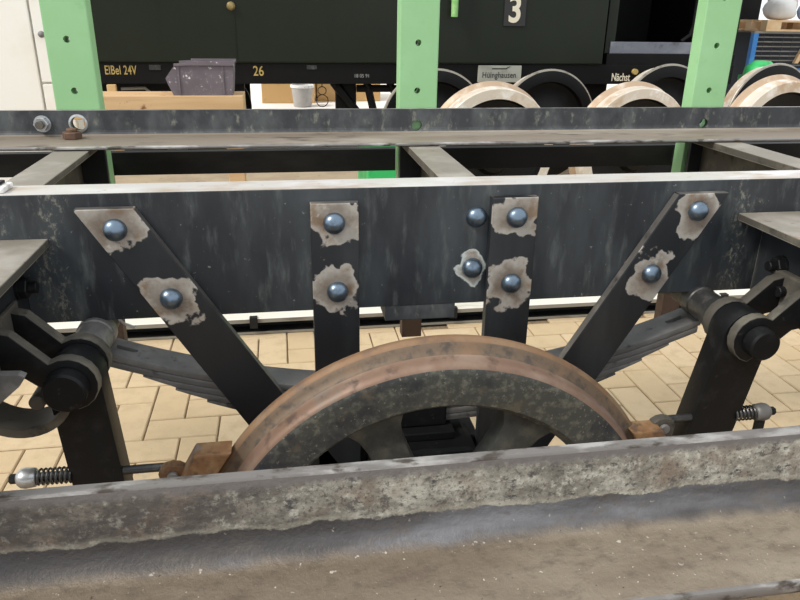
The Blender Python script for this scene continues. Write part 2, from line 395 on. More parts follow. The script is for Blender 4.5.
def dup(src, parent, world_loc, name=None):
    c = src.copy()
    if name: c.name = name
    COL.objects.link(c)
    c.parent = parent
    c.location = Vector(world_loc) - (base_of(parent) if parent else Vector((0, 0, 0)))
    return c

def cut(o, cutters):
    """drill round holes: cutters is a G in world coordinates"""
    org = base_of(o)
    me = bpy.data.meshes.new('cutter')
    me.from_pydata([tuple(Vector(v) - org) for v in cutters.v], [], cutters.f)
    bm = bmesh.new(); bm.from_mesh(me)
    bmesh.ops.remove_doubles(bm, verts=bm.verts, dist=1e-5)
    bmesh.ops.recalc_face_normals(bm, faces=bm.faces); bm.to_mesh(me); bm.free()
    c = bpy.data.objects.new('cutter', me); COL.objects.link(c)
    c.location = org
    md = o.modifiers.new('drill', 'BOOLEAN'); md.object = c; md.operation = 'DIFFERENCE'; md.solver = 'EXACT'
    dg = bpy.context.evaluated_depsgraph_get(); dg.update()
    new = bpy.data.meshes.new_from_object(o.evaluated_get(dg))
    o.modifiers.clear()
    o.data = new
    bpy.data.objects.remove(c)

def text(name, body, x, y, z, size, mat, parent, sx=1.0, spacing=1.0, depth=0.002, bold=0.0):
    """raised lettering facing -Y with its lower left corner at x, z"""
    cu = bpy.data.curves.new(name, 'FONT')
    cu.body = body; cu.size = size; cu.extrude = depth / 2; cu.space_character = spacing; cu.offset = bold
    t = bpy.data.objects.new('tmp_text', cu); COL.objects.link(t)
    dg = bpy.context.evaluated_depsgraph_get(); dg.update()
    me = bpy.data.meshes.new_from_object(t.evaluated_get(dg))
    bpy.data.objects.remove(t)
    me.materials.clear(); me.materials.append(M[mat])
    for v in me.vertices:
        X, Yv, Zv = v.co
        v.co = (X * sx, -Zv, Yv)
    o = bpy.data.objects.new(name, me); COL.objects.link(o)
    o.parent = parent
    o.location = Vector((x, y, z)) - (base_of(parent) if parent else Vector((0, 0, 0)))
    return o

# ================================================================== SETTING
# floor: a sunken track bed under the frame, the paved strip, the hall floor
g = G()
g.box(-9, 9, -3.0, 1.25, -0.30, -0.06)
g.box(-9, 9, 1.25, 2.52, -0.30, -0.009, 1)
g.box(-9, 9, 2.52, 6.1, -0.30, 0.0, 2)
floor = obj('floor', g, ['joint', 'joint', 'floor_far'], origin=(0, 2, 0))
tag(floor, 'beige paved workshop floor under the wagon frame', None, None, 'structure')
g = G(); g.box(-9, 9, 6.1, 14.0, -0.30, 0.0)
tag(obj('floor_yard', g, 'yard', origin=(0, 10, 0)), 'yard floor beyond the green coach, painted pale for its sunlight', None, None, 'structure')
g = G(); g.box(-9, 9, 14.0, 14.2, 0, 4.2)
tag(obj('wall_back', g, 'wall'), 'bright white wall far behind the coach', None, None, 'structure')

# pavers: herringbone of 2:1 blocks, every one its own piece
MX, MY, GAP = 0.1016, 0.1050, 0.0045
X0, Y0 = 1.207 - 40 * MX, 1.873 - 8 * MY        # cell (40, 8) starts at x 1.207, y 1.873
def paver_mesh(name, lx, ly):
    hx, hy, ch, h = lx / 2 - GAP / 2, ly / 2 - GAP / 2, 0.003, 0.05
    vs_ = [(sx * hx, sy * hy, -h) for sx, sy in ((-1, -1), (1, -1), (1, 1), (-1, 1))]
    vs_ += [(sx * hx, sy * hy, -ch) for sx, sy in ((-1, -1), (1, -1), (1, 1), (-1, 1))]
    vs_ += [(sx * (hx - ch), sy * (hy - ch), 0) for sx, sy in ((-1, -1), (1, -1), (1, 1), (-1, 1))]
    fs = [(8, 9, 10, 11)]
    for b in (0, 4):
        for i in range(4):
            fs.append((b + i, b + (i + 1) % 4, b + 4 + (i + 1) % 4, b + 4 + i))
    me = bpy.data.meshes.new(name); me.from_pydata(vs_, [], fs); me.materials.append(M['paver'])
    return me
pm_h, pm_v = paver_mesh('paver_across', 2 * MX, MY), paver_mesh('paver_along', MX, 2 * MY)
npav = 0
for j in range(0, 15):
    for i in range(14, 62):
        k = (i - j - 32 + 3 + 40 * 4) % 4
        # k: 0 left half of a block laid across, 1 its right half, 3 lower half of a block laid along, 2 its upper half
        cx, cy = X0 + i * MX, Y0 + j * MY
        if k == 0:
            me, px, py, w, d = pm_h, cx + MX, cy + MY / 2, MX, MY / 2
        elif k == 3:
            me, px, py, w, d = pm_v, cx + MX / 2, cy + MY, MX / 2, MY
        else:
            continue
        if py - d < 1.25 or py + d > 2.51: continue
        # only what the camera side could ever see past the frame
        if px < -0.55 * py or px > 1.06 * py + 0.25: continue
        o = bpy.data.objects.new('paver', me)
        COL.objects.link(o); o.parent = floor
        o.location = Vector((px, py, random.uniform(-0.0012, 0.0006) - 0.0005)) - floor.location
        o.rotation_euler = (random.uniform(-.004, .004), random.uniform(-.004, .004), random.uniform(-.006, .006))
        npav += 1
print('pavers', npav)

# a second track's rail lying behind the paving
def rail(name, y, z0, label, x0, x1, mats, hh, hw, fw):
    r = empty(name, (0.3, y, z0), label, 'rail')
    g = G(); g.box(x0, x1, y - fw, y + fw, z0, z0 + 0.010); g.m[-4] = 1; obj('rail_foot', g, [mats[1], mats[2]], r)
    g = G(); g.box(x0, x1, y - 0.010, y + 0.010, z0 + 0.010, z0 + hh - 0.018); obj('rail_web', g, mats[1], r)
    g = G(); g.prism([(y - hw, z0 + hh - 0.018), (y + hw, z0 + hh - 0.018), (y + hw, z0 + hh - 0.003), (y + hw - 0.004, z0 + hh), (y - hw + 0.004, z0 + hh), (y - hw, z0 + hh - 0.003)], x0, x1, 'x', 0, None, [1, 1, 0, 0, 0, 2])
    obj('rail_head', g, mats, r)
    return r
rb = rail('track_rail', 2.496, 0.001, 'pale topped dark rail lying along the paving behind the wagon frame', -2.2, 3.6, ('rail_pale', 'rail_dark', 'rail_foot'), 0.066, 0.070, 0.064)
for xx in (-0.13, 0.62, 1.75):
    g = G(); g.box(xx - 0.014, xx + 0.014, 2.418, 2.426, 0.030, 0.064); g.box(xx - 0.014, xx + 0.014, 2.418, 2.44, 0.064, 0.072)
    obj('rail_clip', g, 'rail_dark', rb)
rail('running_rail', 0.832, -0.06, 'dark rail carrying the rusty wagon wheel', -1.6, 2.2, ('grey_pin', 'rail_dark', 'rail_dark'), 0.0595, 0.022, 0.05)

# ================================================================== WAGON FRAME
CX = 0.2065
fr = empty('wagon_chassis', (CX, 1.2, 0.42), 'black steel wagon underframe with riveted axle guard bars and green stanchions', 'chassis')
XL, XR = -1.25, 2.05
# main beam: channel, web towards the camera
g = G()
prof = [(1.0, 0.689), (1.0, 0.876), (1.061, 0.876), (1.061, 0.866), (1.010, 0.862), (1.010, 0.703), (1.061, 0.699), (1.061, 0.689)]
g.prism(prof, XL, XR, 'x', 0, 0, [0, 1, 0, 0, 0, 0, 0, 0])
plate_m = patch_mat('black_beam_paint', [(0.282, 0.747, 0.024, 0.025)], 0.6, True)
beam = obj('main_beam', g, [plate_m, 'bare_top'], fr, origin=(0, 1.0, 0), bevel=0.0012)

# axle guard bars riveted to the beam
BY0, BY1 = 0.984, 1.0
g = G(); R0 = 0.0158
prof = [(R0 * 1.02, 0.0), (R0, -0.0015)]
for k in range(1, 9):
    a = math.pi / 2 * k / 8
    prof.append((max(R0 * math.cos(a), 0.0001), -0.0015 - 0.0125 * math.sin(a)))
g.lathe(prof, (0, 0, 0), 'y', 28)
rv_me = None
def rivet(x, z, y, parent):
    global rv_me
    if rv_me is None:
        o = obj('rivet', g, 'rivet', parent, origin=(0, 0, 0), smooth=True, angle=60)
        rv_me = o.data
        o.location = Vector((x, y, z)) - base_of(parent)
    else:
        o = bpy.data.objects.new('rivet', rv_me); COL.objects.link(o); o.parent = parent
        o.location = Vector((x, y, z)) - base_of(parent)
    return o
def bar(poly, rivets, pats, label):
    org = Vector((rivets[0][0], BY0, rivets[0][1]))
    gb = G(); n = len(poly)
    sides = [2] * n
    gb.prism(poly, BY0, BY1, 'y', 2, 0, sides)
    pm = patch_mat('burnt_bar_paint', [(x - org.x, z - org.z, rx, rz) for x, z, rx, rz in pats])
    # the sawn top end and the edges are bare where worn
    gb.m[0] = 0; gb.m[1] = 0
    for i in range(n):
        a, b = poly[i], poly[(i + 1) % n]
        if abs(a[1] - b[1]) < 0.004 and a[1] > 0.8: gb.m[2 + i] = 1
        else: gb.m[2 + i] = 1 if len(poly) > 4 else 2
    o = obj('axle_guard_bar', gb, [pm, 'bar_edge', 'frame_black'], fr, origin=org, bevel=0.0013)
    o['label'] = label
    for x, z in rivets: rivet(x, z, BY0, o)
    return o
ZT = 0.858
bar([(0.036, ZT), (0.105, ZT), (0.106, 0.20), (0.036, 0.20)], [(0.0695, 0.829), (0.0725, 0.7235)],
    [(0.0705, 0.838, 0.040, 0.038), (0.0715, 0.728, 0.040, 0.044)], 'upright black bar with two burnt rivet patches')
bar([(0.303, ZT + .002), (0.374, ZT + .002), (0.376, 0.20), (0.304, 0.20)], [(0.342, 0.830), (0.341, 0.725)],
    [(0.340, 0.835, 0.041, 0.036), (0.338, 0.728, 0.040, 0.042)], 'upright black bar beside the two rivets in the beam')
bar([(-0.281, ZT), (-0.203, ZT), (0.115, 0.346), (0.115, 0.235), (0.088, 0.235)], [(-0.230, 0.829), (-0.1665, 0.7245)],
    [(-0.232, 0.838, 0.052, 0.038), (-0.166, 0.722, 0.043, 0.040)], 'slanting black bar with bare steel top end')
bar([(0.600, ZT + .001), (0.684, ZT + .001), (0.325, 0.235), (0.298, 0.235), (0.298, 0.346)], [(0.635, 0.832), (0.573, 0.7305)],
    [(0.638, 0.826, 0.037, 0.042), (0.573, 0.730, 0.036, 0.040)], 'slanting black bar with pale grey rivet patches')
r1 = rivet(0.284, 0.828, 1.0, fr); r1['label'] = 'blue grey rivet set straight into the beam'
r2 = rivet(0.282, 0.747, 1.0, fr); r2['label'] = 'rivet in the beam ringed by white burnt paint'

# spring buckle stop under the beam
g = G(); g.box(0.147, 0.258, 1.001, 1.055, 0.664, 0.689); obj('stop_plate', g, 'angle_face', fr, bevel=0.0015)

# cross members behind the beam
for a, b in ((-0.395, -0.336), (0.238, 0.297), (0.868, 0.930)):
    g = G()
    g.prism([(a, 0.876), (b, 0.876), (b, 0.8655), (a + 0.012, 0.862), (a + 0.012, 0.72), (a, 0.72)] if a < 0 else
            [(a, 0.876), (b, 0.876), (b, 0.72), (b - 0.012, 0.72), (b - 0.012, 0.862), (a, 0.862)], 1.061, 1.445, 'y', 1, 1, [0, 1, 1, 1, 1, 1])
    obj('cross_member', g, ['cross_top', 'dusty_forged'], fr, bevel=0.0012)
# end plates of the cross members against the far angle
for a, b in ((-0.410, -0.3365), (0.2405, 0.300), (0.889, 0.965)):
    g = G(); g.box(a, b, 1.445, 1.4545, 0.72, 0.8655); obj('gusset_plate', g, 'frame_black', fr, bevel=0.001)

# far angle iron: flange towards the camera, upright leg with holes
g = G()
fil = [(1.455 - 0.010 * (1 - math.sin(a)), 0.883 + 0.010 * (1 - math.cos(a))) for a in [math.pi / 2 * q / 4 for q in range(5)]]
pf = [(1.332, 0.8765), (1.3275, 0.8785), (1.3275, 0.8810), (1.333, 0.8832)] + fil + [(1.455, 0.930), (1.466, 0.930), (1.466, 0.8765)]
sd_ = [0, 2, 2] + [1] + [1] * 2 + [0] * 2 + [0, 2, 0, 0]  # lip faces take the paler edge colour as a painted highlight
g.prism(pf, XL, XR, 'x', 0, 0, sd_)
ang = obj('side_angle', g, ['angle_face', 'angle_floor', 'near_top'], fr, bevel=0.0)
ang['label'] = 'long dark angle iron with drilled holes in front of the posts'
cg = G()
for x, z, r in ((-0.379, 0.906, 0.0125), (0.2765, 0.897, 0.0105), (0.916, 0.896, 0.010)):
    cg.cyl((x, 1.46, z), r, -0.03, 0.03, 'y', 24)
cut(ang, cg)
# washer ring round the left hole
g = G(); g.lathe([(0.0125, -0.001), (0.0135, -0.004), (0.0172, -0.003), (0.0175, 0.0), (0.0125, 0.0)], (-0.379, 1.455, 0.906), 'y', 32, None, True)
obj('washer', g, 'zinc', fr, smooth=True)
# zinc nut on a bolt
g = G(); g.cyl((-0.443, 1.455, 0.906), 0.0155, -0.0025, 0.0, 'y', 28); nb = obj('washer', g, 'zinc', fr, smooth=True)
g = G(); g.hexp((-0.443, 1.452, 0.906), 0.0135, -0.011, 0.0, 'y'); obj('hex_nut', g, 'zinc', fr)
g = G(); g.cyl((-0.443, 1.441, 0.906), 0.0075, -0.010, 0.0, 'y', 18, 0, 0.001); obj('bolt_end', g, 'dusty_forged', fr, smooth=True)
# rusty bolt head standing on the flange
g = G(); g.hexp((-0.384, 1.420, 0.883), 0.0175, 0.0, 0.013, 'z'); rn = obj('rusty_bolt_head', g, 'rust_nut', fr); rn['label'] = 'brown rusty bolt head on the flange'
g = G(); g.cyl((-0.384, 1.420, 0.896), 0.0095, 0.0, 0.006, 'z', 18, 0, 0.001); obj('bolt_end', g, 'rust_nut', fr, smooth=True)

# green posts behind the angle
for k, (a, b) in enumerate(((-0.4190, -0.3385), (0.2405, 0.3195), (0.8865, 0.9645))):
    g = G(); g.box(a, b, 1.468, 1.507, 0.50, 1.75)
    p = obj('green_post', g, 'green', fr, bevel=0.0025)
    p['label'] = ('pale green post beside the white cabinet', 'pale green post in the middle', 'pale green post in front of the wheelsets')[k]
    mx = (a + b) / 2
    cg = G()
    for z in (0.620, 0.9645, 1.056, 1.15, 1.24): cg.cyl((mx - 0.002, 1.488, z), 0.0062, -0.05, 0.05, 'y', 16)
    if k != 1: cg.cyl((mx - 0.004 if k == 0 else mx, 1.488, 0.902), 0.020, -0.05, 0.05, 'y', 20)
    cut(p, cg)
    c = G(); c.box(mx - 0.024, mx + 0.022, 1.474, 1.504, 0.410, 0.50); obj('post_foot', c, 'brown_end', p, bevel=0.001)

# dark bar running behind the posts
g = G(); g.box(XL, XR, 1.545, 1.570, 0.786, 0.834)
db = obj('tie_bar', g, 'dark_bar', fr, bevel=0.0015); db['label'] = 'sooty dark bar running behind the posts'
for x in (-0.379, 0.28, 0.9255):
    g = G(); g.box(x - 0.02, x + 0.02, 1.507, 1.545, 0.795, 0.825); obj('spacer_block', g, 'dark_bar', fr)

# near cross members: channel arms running towards the camera
for sgn, xe, xw in ((-1, -0.323, -0.362), (1, 0.718, 0.766)):
    g = G(); up = 0.0 if sgn < 0 else 0.007
    o_ = sgn
    g.prism([(xe, 0.815 + up), (xe + o_ * 0.13, 0.815 + up), (xe + o_ * 0.13, 0.803 + up), (xw + o_ * 0.012, 0.801 + up), (xw + o_ * 0.012, 0.682), (xw + o_ * 0.06, 0.682), (xw + o_ * 0.06, 0.672), (xw, 0.672), (xw, 0.801 + up), (xe, 0.803 + up)],
            0.560, 1.0, 'y', 1, 1, [0, 1, 1, 1, 1, 1, 1, 1, 1, 2])
    arm = obj('cross_arm', g, ['cross_top', 'frame_black', 'dusty_forged'], fr, bevel=0.0015)
    arm['label'] = ('dusty channel arm with nuts at the left edge', 'channel arm with rough flange edge at the right')[sgn > 0]
    for yy, zz in ((0.926, 0.706), (0.968, 0.756)) if sgn < 0 else ((0.938, 0.752), (0.905, 0.722)):
        g = G(); h = -o_ * 0.014
        g.cyl((xw, yy, zz), 0.0165, min(0, h * .25), max(0, h * .25), 'x', 24)
        g.hexp((xw, yy, zz), 0.0145, min(0, h), max(0, h), 'x')
        g.cyl((xw + h, yy, zz), 0.0085, min(0, h * .8), max(0, h * .8), 'x', 16, 0, 0.001)
        obj('hex_bolt', g, 'black_forged', arm)

# near angle iron across the foreground
def near_angle_mat():
    """old paint flaking along a ragged line above the rolled root, brown dust on the flat"""
    t = NT('flaking_angle_paint')
    sp = t.n('ShaderNodeSeparateXYZ'); t.l(t.obj, sp.inputs[0])
    X, Yy, Zz = sp.outputs
    wide = t.math('MULTIPLY', t.math('SUBTRACT', t.noise(5, detail=3), 0.5), 1.0)
    pale = t.step(t.math('ADD', X, wide), -0.25, 0.42)           # the paint is worn paler towards one end
    c1 = t.mix(pale, (0.050, 0.041, 0.035), (0.19, 0.172, 0.14))
    c2 = t.mix(pale, (0.125, 0.105, 0.085), (0.42, 0.40, 0.335))
    c = t.mix(t.step(t.noise(30, (1, 1, 1.5), 8, 0.7), 0.40, 0.66), c1, c2)
    c = t.mix(t.math('MULTIPLY', t.step(t.noise(95, detail=6, rough=0.7), 0.52, 0.68), t.math('ADD', t.math('MULTIPLY', pale, 0.65), 0.3)), c, (0.46, 0.44, 0.375))
    c = t.mix(t.step(t.noise(60, (0.8, 1, 1.3), 6, 0.7), 0.55, 0.66), c, (0.045, 0.042, 0.042))
    c = t.mix(t.math('MULTIPLY', t.step(t.noise(16), 0.52, 0.72), 0.75), c, (0.15, 0.10, 0.068))
    c = t.mix(t.math('MULTIPLY', t.step(t.noise(210, detail=5, rough=0.7), 0.50, 0.66), 0.8), c, (0.05, 0.044, 0.038))
    c = t.mix(t.math('MULTIPLY', t.step(t.noise(45, (1, 1, 0.8), 8, 0.75), 0.56, 0.66), 0.85), c, (0.06, 0.05, 0.045))
    c = t.mix(t.step(t.math('ADD', Zz, t.math('MULTIPLY', t.math('SUBTRACT', t.noise(50), 0.5), 0.02)), 0.662, 0.674), c, (0.12, 0.105, 0.10))
    # rolled root
    rag = t.math('MULTIPLY', t.math('SUBTRACT', t.noise(30, (0.6, 1, 1), 8, 0.7), 0.5), 0.030)
    lowm = t.step(t.math('ADD', Zz, rag), 0.6185, 0.6165)
    root = t.mix(t.step(t.noise(10, (0.25, 1, 1)), 0.40, 0.68), (0.060, 0.055, 0.054), (0.20, 0.20, 0.215))
    root = t.mix(t.step(t.noise(120, detail=4), 0.68, 0.76), root, (0.36, 0.33, 0.28))
    root = t.mix(t.step(t.noise(40, (0.5, 1, 1), 7, 0.7), 0.46, 0.72), root, (0.10, 0.085, 0.072))
    root = t.mix(t.math('MULTIPLY', t.step(X, 0.25, -0.35), 0.6), root, (0.035, 0.03, 0.028))
    c = t.mix(lowm, c, root)
    lip = t.math('MULTIPLY', t.step(t.math('ADD', Zz, rag), 0.626, 0.620), t.step(t.math('ADD', Zz, rag), 0.6165, 0.6195))
    c = t.mix(t.math('MULTIPLY', lip, 0.3), c, (0.36, 0.33, 0.26))
    # flat
    flat = t.mix(t.step(t.noise(7, (0.35, 1, 1)), 0.40, 0.68), (0.185, 0.145, 0.105), (0.30, 0.25, 0.19))
    flat = t.mix(t.step(t.noise(24, (0.4, 1, 1)), 0.52, 0.76), flat, (0.12, 0.09, 0.068))
    flat = t.mix(t.step(t.noise(120, detail=2), 0.68, 0.72), flat, (0.55, 0.50, 0.42))
    flat = t.mix(t.math('MULTIPLY', t.step(t.noise(55, (0.7, 1, 1), 7, 0.7), 0.48, 0.70), 0.6), flat, (0.10, 0.078, 0.06))
    flat = t.mix(t.step(t.noise(110, detail=3), 0.69, 0.74), flat, (0.03, 0.025, 0.02))
    fm = t.step(t.math('ADD', Yy, t.math('MULTIPLY', t.math('SUBTRACT', t.noise(16), 0.5), 0.02)), 0.591, 0.575)
    c = t.mix(fm, c, flat)
    return t.finish(c, t.fmix(lowm, 0.65, 0.42), t.fmix(lowm, 0.0, 0.25), (t.noise(75, detail=7, rough=0.7), 0.7, 0.003))
g = G()
r_ = 0.030
Yb, Zt, Zf, Yn = 0.600, 0.680, 0.585, 0.481
fil = [(Yb - r_ * (1 - math.sin(a)), Zf + r_ * (1 - math.cos(a))) for a in [math.pi / 2 * q / 8 for q in range(9)]]
pf = [(Yn, Zf - 0.014), (Yn - 0.003, Zf - 0.008), (Yn, Zf - 0.001), (Yn + 0.004, Zf)] + fil + [(Yb, Zt - 0.003), (Yb + 0.0015, Zt), (Yb + 0.0125, Zt), (Yb + 0.014, Zt - 0.003), (Yb + 0.014, Zf - 0.014)]
sd_ = [1, 1, 1, 0] + [0] * 8 + [0, 1, 1, 1, 0, 0]
g.prism(pf, XL, XR, 'x', 0, 0, sd_)
na = obj('side_angle', g, [near_angle_mat(), 'near_top'], fr, origin=(0, 0, 0), smooth=True, angle=50)
na['label'] = 'mottled angle iron with flaking paint across the foreground'

# ================================================================== BRAKE GEAR
def sx(d, s): return CX + s * d
for s in (-1, 1):
    PZ = 0.667 if s < 0 else 0.672
    PD = 0.4865 if s < 0 else 0.4700                         # pin's distance from the wheel's centre line
    RZ = 0.516 if s < 0 else 0.530                           # height of the rod
    hx = sx(PD, s)
    def ear(y0, y1, mt):
        pts = [(PD + 0.090, 0.748), (PD + 0.058, 0.740)]
        for q in range(11):
            a = math.radians(58 + 20 * q)
            pts.append((PD + 0.037 * math.cos(a), PZ + 0.037 * math.sin(a)))
        pts += [(PD + 0.022, 0.655), (PD + 0.055, 0.684), (PD + 0.090, 0.690)]
        gg = G(); gg.prism([(sx(p[0], s), p[1]) for p in pts], y0, y1, 'y', 0, 1)
        return obj('bracket_ear', gg, [mt, 'black_forged'], fr, smooth=True, bevel=0.0015)
    ear(0.846, 0.862, 'dusty_forged')
    ear(0.909, 0.928, 'dusty_forged')
    x0, x1 = sorted((sx(PD + 0.075, s), -0.362 if s < 0 else 0.766))
    g = G(); g.box(x0, x1, 0.835, 0.94, 0.684, 0.750); obj('bracket_base', g, 'dusty_forged', fr, bevel=0.004)
    # the hanger with its pin, brake block and sprung rod
    bk = empty('brake_hanger', (sx(0.46, s), 0.885, 0.33), 'black brake hanger on a thick pin %s of the rusty wheel' % ('left' if s < 0 else 'right'), 'brake hanger', 'brake hangers beside the wheel')
    hw = 0.0345 if s < 0 else 0.040
    lean = 0.010 if s < 0 else -0.030                        # sideways shift over the first 0.165 m down
    pts = []
    for q in range(13):
        a = math.radians(-10 + 200 * q / 12)
        pts.append((hx + hw * math.cos(a), PZ - 0.004 + hw * math.sin(a)))
    lo = lean * (PZ - 0.33) / 0.165
    pts += [(hx - hw + lo, 0.33), (hx + hw + lo, 0.33)]
    g = G(); g.prism(pts, 0.8645, 0.9065, 'y'); obj('hanger_plate', g, 'black_forged', bk, smooth=True, bevel=0.002)
    g = G(); g.cyl((hx, 0, PZ), 0.0265 if s < 0 else 0.0235, 0.822, 0.846, 'y', 36, 0, 0.003); obj('pin_head', g, 'black_forged', bk, smooth=True)
    g = G(); g.cyl((hx, 0, PZ), 0.016, 0.846, 0.93, 'y', 28); obj('pin', g, 'grey_pin', bk, smooth=True)
    g = G()
    g.lathe([(0.0001, 0.930), (0.029, 0.930), (0.0295, 0.948), (0.0255, 0.952), (0.0255, 0.990), (0.0272, 0.992), (0.0272, 1.014), (0.0001, 1.014)], (hx, 0, PZ), 'y', 32)
    obj('pin_sleeve', g, 'grey_pin' if s < 0 else 'dark_steel', bk, smooth=True)
    g = G(); g.cyl((hx, 0, PZ), 0.0225, 1.014, 1.055, 'y', 28, 0, 0.002); obj('pin_end', g, 'dusty_forged', bk, smooth=True)
    g = G(); g.tube([(hx + 0.012, 1.045, PZ + 0.016), (hx + 0.030, 1.045, PZ - 0.004), (hx + 0.046, 1.043, PZ - 0.011)], 0.0022, 8); obj('split_pin', g, 'mortar', bk, smooth=True)
    # brake block hugging the tread
    WZ = 0.338
    bp_ = []
    for q in range(13):
        a = math.radians(143.8 + 61.2 * q / 12); bp_.append((0.3625 * -math.cos(a), WZ + 0.3625 * math.sin(a)))
    for q in range(13):
        a = math.radians(205 - 57.0 * q / 12); bp_.append((0.404 * -math.cos(a), WZ + 0.404 * math.sin(a)))
    if s > 0: bp_ = [(d, z - 0.020) if z > 0.5 else (d, z) for d, z in bp_]
    g = G(); g.prism([(sx(d, s), z) for d, z in bp_], 0.838, 0.872, 'y')
    obj('brake_block', g, 'rust', bk, bevel=0.003)
    c0 = 0.362 if s < 0 else 0.340
    xa, xb = sorted((sx(c0, s), sx(c0 + 0.028, s)))
    g = G()
    pz = RZ - 0.004
    hp = []
    for q in range(9):
        a = math.radians(-20 + 220 * q / 8); hp.append(((xa + xb) / 2 + 0.020 * math.cos(a), pz + 0.015 * math.sin(a)))
    hp += [(xa - 0.001, pz - 0.03), (xb + 0.001, pz - 0.03)]
    g.prism(hp, 0.857, 0.872, 'y'); obj('block_clevis', g, 'rust' if s < 0 else 'dusty_forged', bk, bevel=0.002)
    g = G(); g.cyl(((xa + xb) / 2, 0.857, pz - 0.002), 0.008, -0.006, 0.0, 'y', 20, 0, 0.001); obj('clevis_pin', g, 'grey_pin', bk, smooth=True)
    xo, xe2 = (sx(0.508, s), sx(0.556, s)) if s < 0 else (sx(0.486, s), sx(0.516, s))
    xo = sx(abs(hx + lean - CX) + hw - 0.002, s)
    x0, x1 = sorted((sx(c0 + 0.012, s), xe2)); g = G(); g.cyl((0, 0.872, RZ), 0.0062, x0, x1, 'x', 16, 0, 0.001); obj('brake_rod', g, 'dark_steel', bk, smooth=True)
    # coil spring and ball nut outside the hanger
    turns = 8 if s < 0 else 6
    pth = []
    for q in range(turns * 12 + 1):
        a = 2 * math.pi * q / 12; f_ = q / (turns * 12)
        pth.append((xo + (xe2 - xo) * f_, 0.872 + 0.0105 * math.cos(a), RZ + 0.0105 * math.sin(a)))
    g = G(); g.tube(pth, 0.0017, 6); obj('coil_spring', g, 'dark_steel', bk, smooth=True)
    bx = xe2 + s * 0.014
    prof = [(0.0001, -0.015), (0.0095, -0.0145), (0.013, -0.012), (0.0135, -0.006), (0.0145, 0.0), (0.0135, 0.006), (0.010, 0.0105), (0.006, 0.0128), (0.0001, 0.013)]
    g = G(); g.lathe([(r, h * s) for r, h in prof], (bx, 0.872, RZ), 'x', 24); obj('ball_nut', g, 'zinc' if s < 0 else 'grey_pin', bk, smooth=True, angle=80)
    h0, h1 = sorted((s * 0.011, s * 0.021))
    g = G(); g.hexp((bx, 0.872, RZ), 0.0068, h0, h1, 'x'); obj('rod_end', g, 'black_forged', bk)
    if s > 0:
        g = G(); g.box(bx - 0.006, bx + 0.006, 0.867, 0.878, 0.42, RZ - 0.010); obj('rod_stay', g, 'black_forged', bk, bevel=0.001)

# strap loop and lever below the left bracket
g = G(); c = (-0.345, 0.652)
n = 22
o1, i1 = [], []
for q in range(n + 1):
    a = math.radians(160 + 185 * q / n)
    o1.append((c[0] + 0.066 * math.cos(a), c[1] + 0.060 * math.sin(a))); i1.append((c[0] + 0.056 * math.cos(a), c[1] + 0.048 * math.sin(a)))
g.prism(o1 + i1[::-1], 0.850, 0.905, 'y')
sl = obj('strap_loop', g, 'dusty_forged', fr, smooth=True); sl['label'] = 'curved strap loop below the left bracket'
g = G(); g.cyl((-0.322, 0, 0.643), 0.010, 0.846, 0.90, 'y', 18, 0, 0.002); obj('strap_pin', g, 'dusty_forged', fr, smooth=True)
g = G(); g.prism([(-0.42, 0.718), (-0.316, 0.712), (-0.309, 0.708), (-0.318, 0.695), (-0.345, 0.672), (-0.375, 0.640), (-0.42, 0.62)], 0.795, 0.806, 'y'); obj('lever_plate', g, 'grey_pin', fr, bevel=0.0015)

# ================================================================== LEAF SPRING
ls = empty('leaf_spring', (CX, 1.03, 0.44), 'grey leaf spring of stacked steel leaves under the black beam', 'leaf spring')
def leaf(half, zoff, y0, y1):
    g = G(); N = 36; top, bot = [], []
    for q in range(N + 1):
        d = -half + 2 * half * q / N
        z = 0.545 + 0.40 * d * d - zoff
        e_ = half - abs(d); tk = 0.0112 * (1.0 if zoff < 0.02 or e_ > 0.055 else 0.30 + 0.70 * e_ / 0.055)
        top.append((CX + d, z)); bot.append((CX + d, z - tk))
    g.prism(top + bot[::-1], y0, y1, 'y')
    o = obj('leaf', g, 'leaf', ls, smooth=True, bevel=0.0018)
    return o
for q, half in enumerate((0.482, 0.478, 0.430, 0.385, 0.340, 0.292)):
    lf = leaf(half, q * 0.0116, 1.0, 1.058)
    if q == 0:
        cg = G()
        for s in (-1, 1):
            d = 0.452
            xx = CX + s * d; zz = 0.545 + 0.40 * d * d
            cg.box(xx - 0.017, xx + 0.013, 1.0235, 1.0345, zz - 0.007, zz + 0.03)
        cut(lf, cg)
g = G(); g.box(CX - 0.045, CX + 0.045, 0.995, 1.063, 0.470, 0.560); obj('spring_buckle', g, 'black_forged', ls, bevel=0.004)

# ================================================================== WHEEL
WC = (CX + 0.001, 0.0, 0.338)
wh = empty('spoked_wheelset', (WC[0], 0.85, 0.0), 'big rusty flanged spoked wheel behind the foreground angle', 'wheelset')
prof = [(0.272, 0.834), (0.272, 0.824), (0.276, 0.820), (0.322, 0.818), (0.331, 0.8195), (0.3365, 0.824), (0.3380, 0.831), (0.3390, 0.839), (0.3405, 0.845), (0.3435, 0.8495), (0.3490, 0.853), (0.3545, 0.856), (0.3582, 0.860), (0.3600, 0.865), (0.3585, 0.872), (0.352, 0.877), (0.345, 0.878), (0.276, 0.888), (0.266, 0.880), (0.262, 0.842)]
mi = [0, 0, 0, 0, 1, 1, 1, 1, 2, 2, 2, 3, 3, 3, 3, 3, 3, 0, 0, 0]
g = G(); g.lathe(prof, WC, 'y', 128, mi, True)
obj('tyre', g, ['rim', 'tread', 'flange_root', 'flange_rust'], wh, origin=(WC[0], 0.86, WC[2]), smooth=True, angle=40)
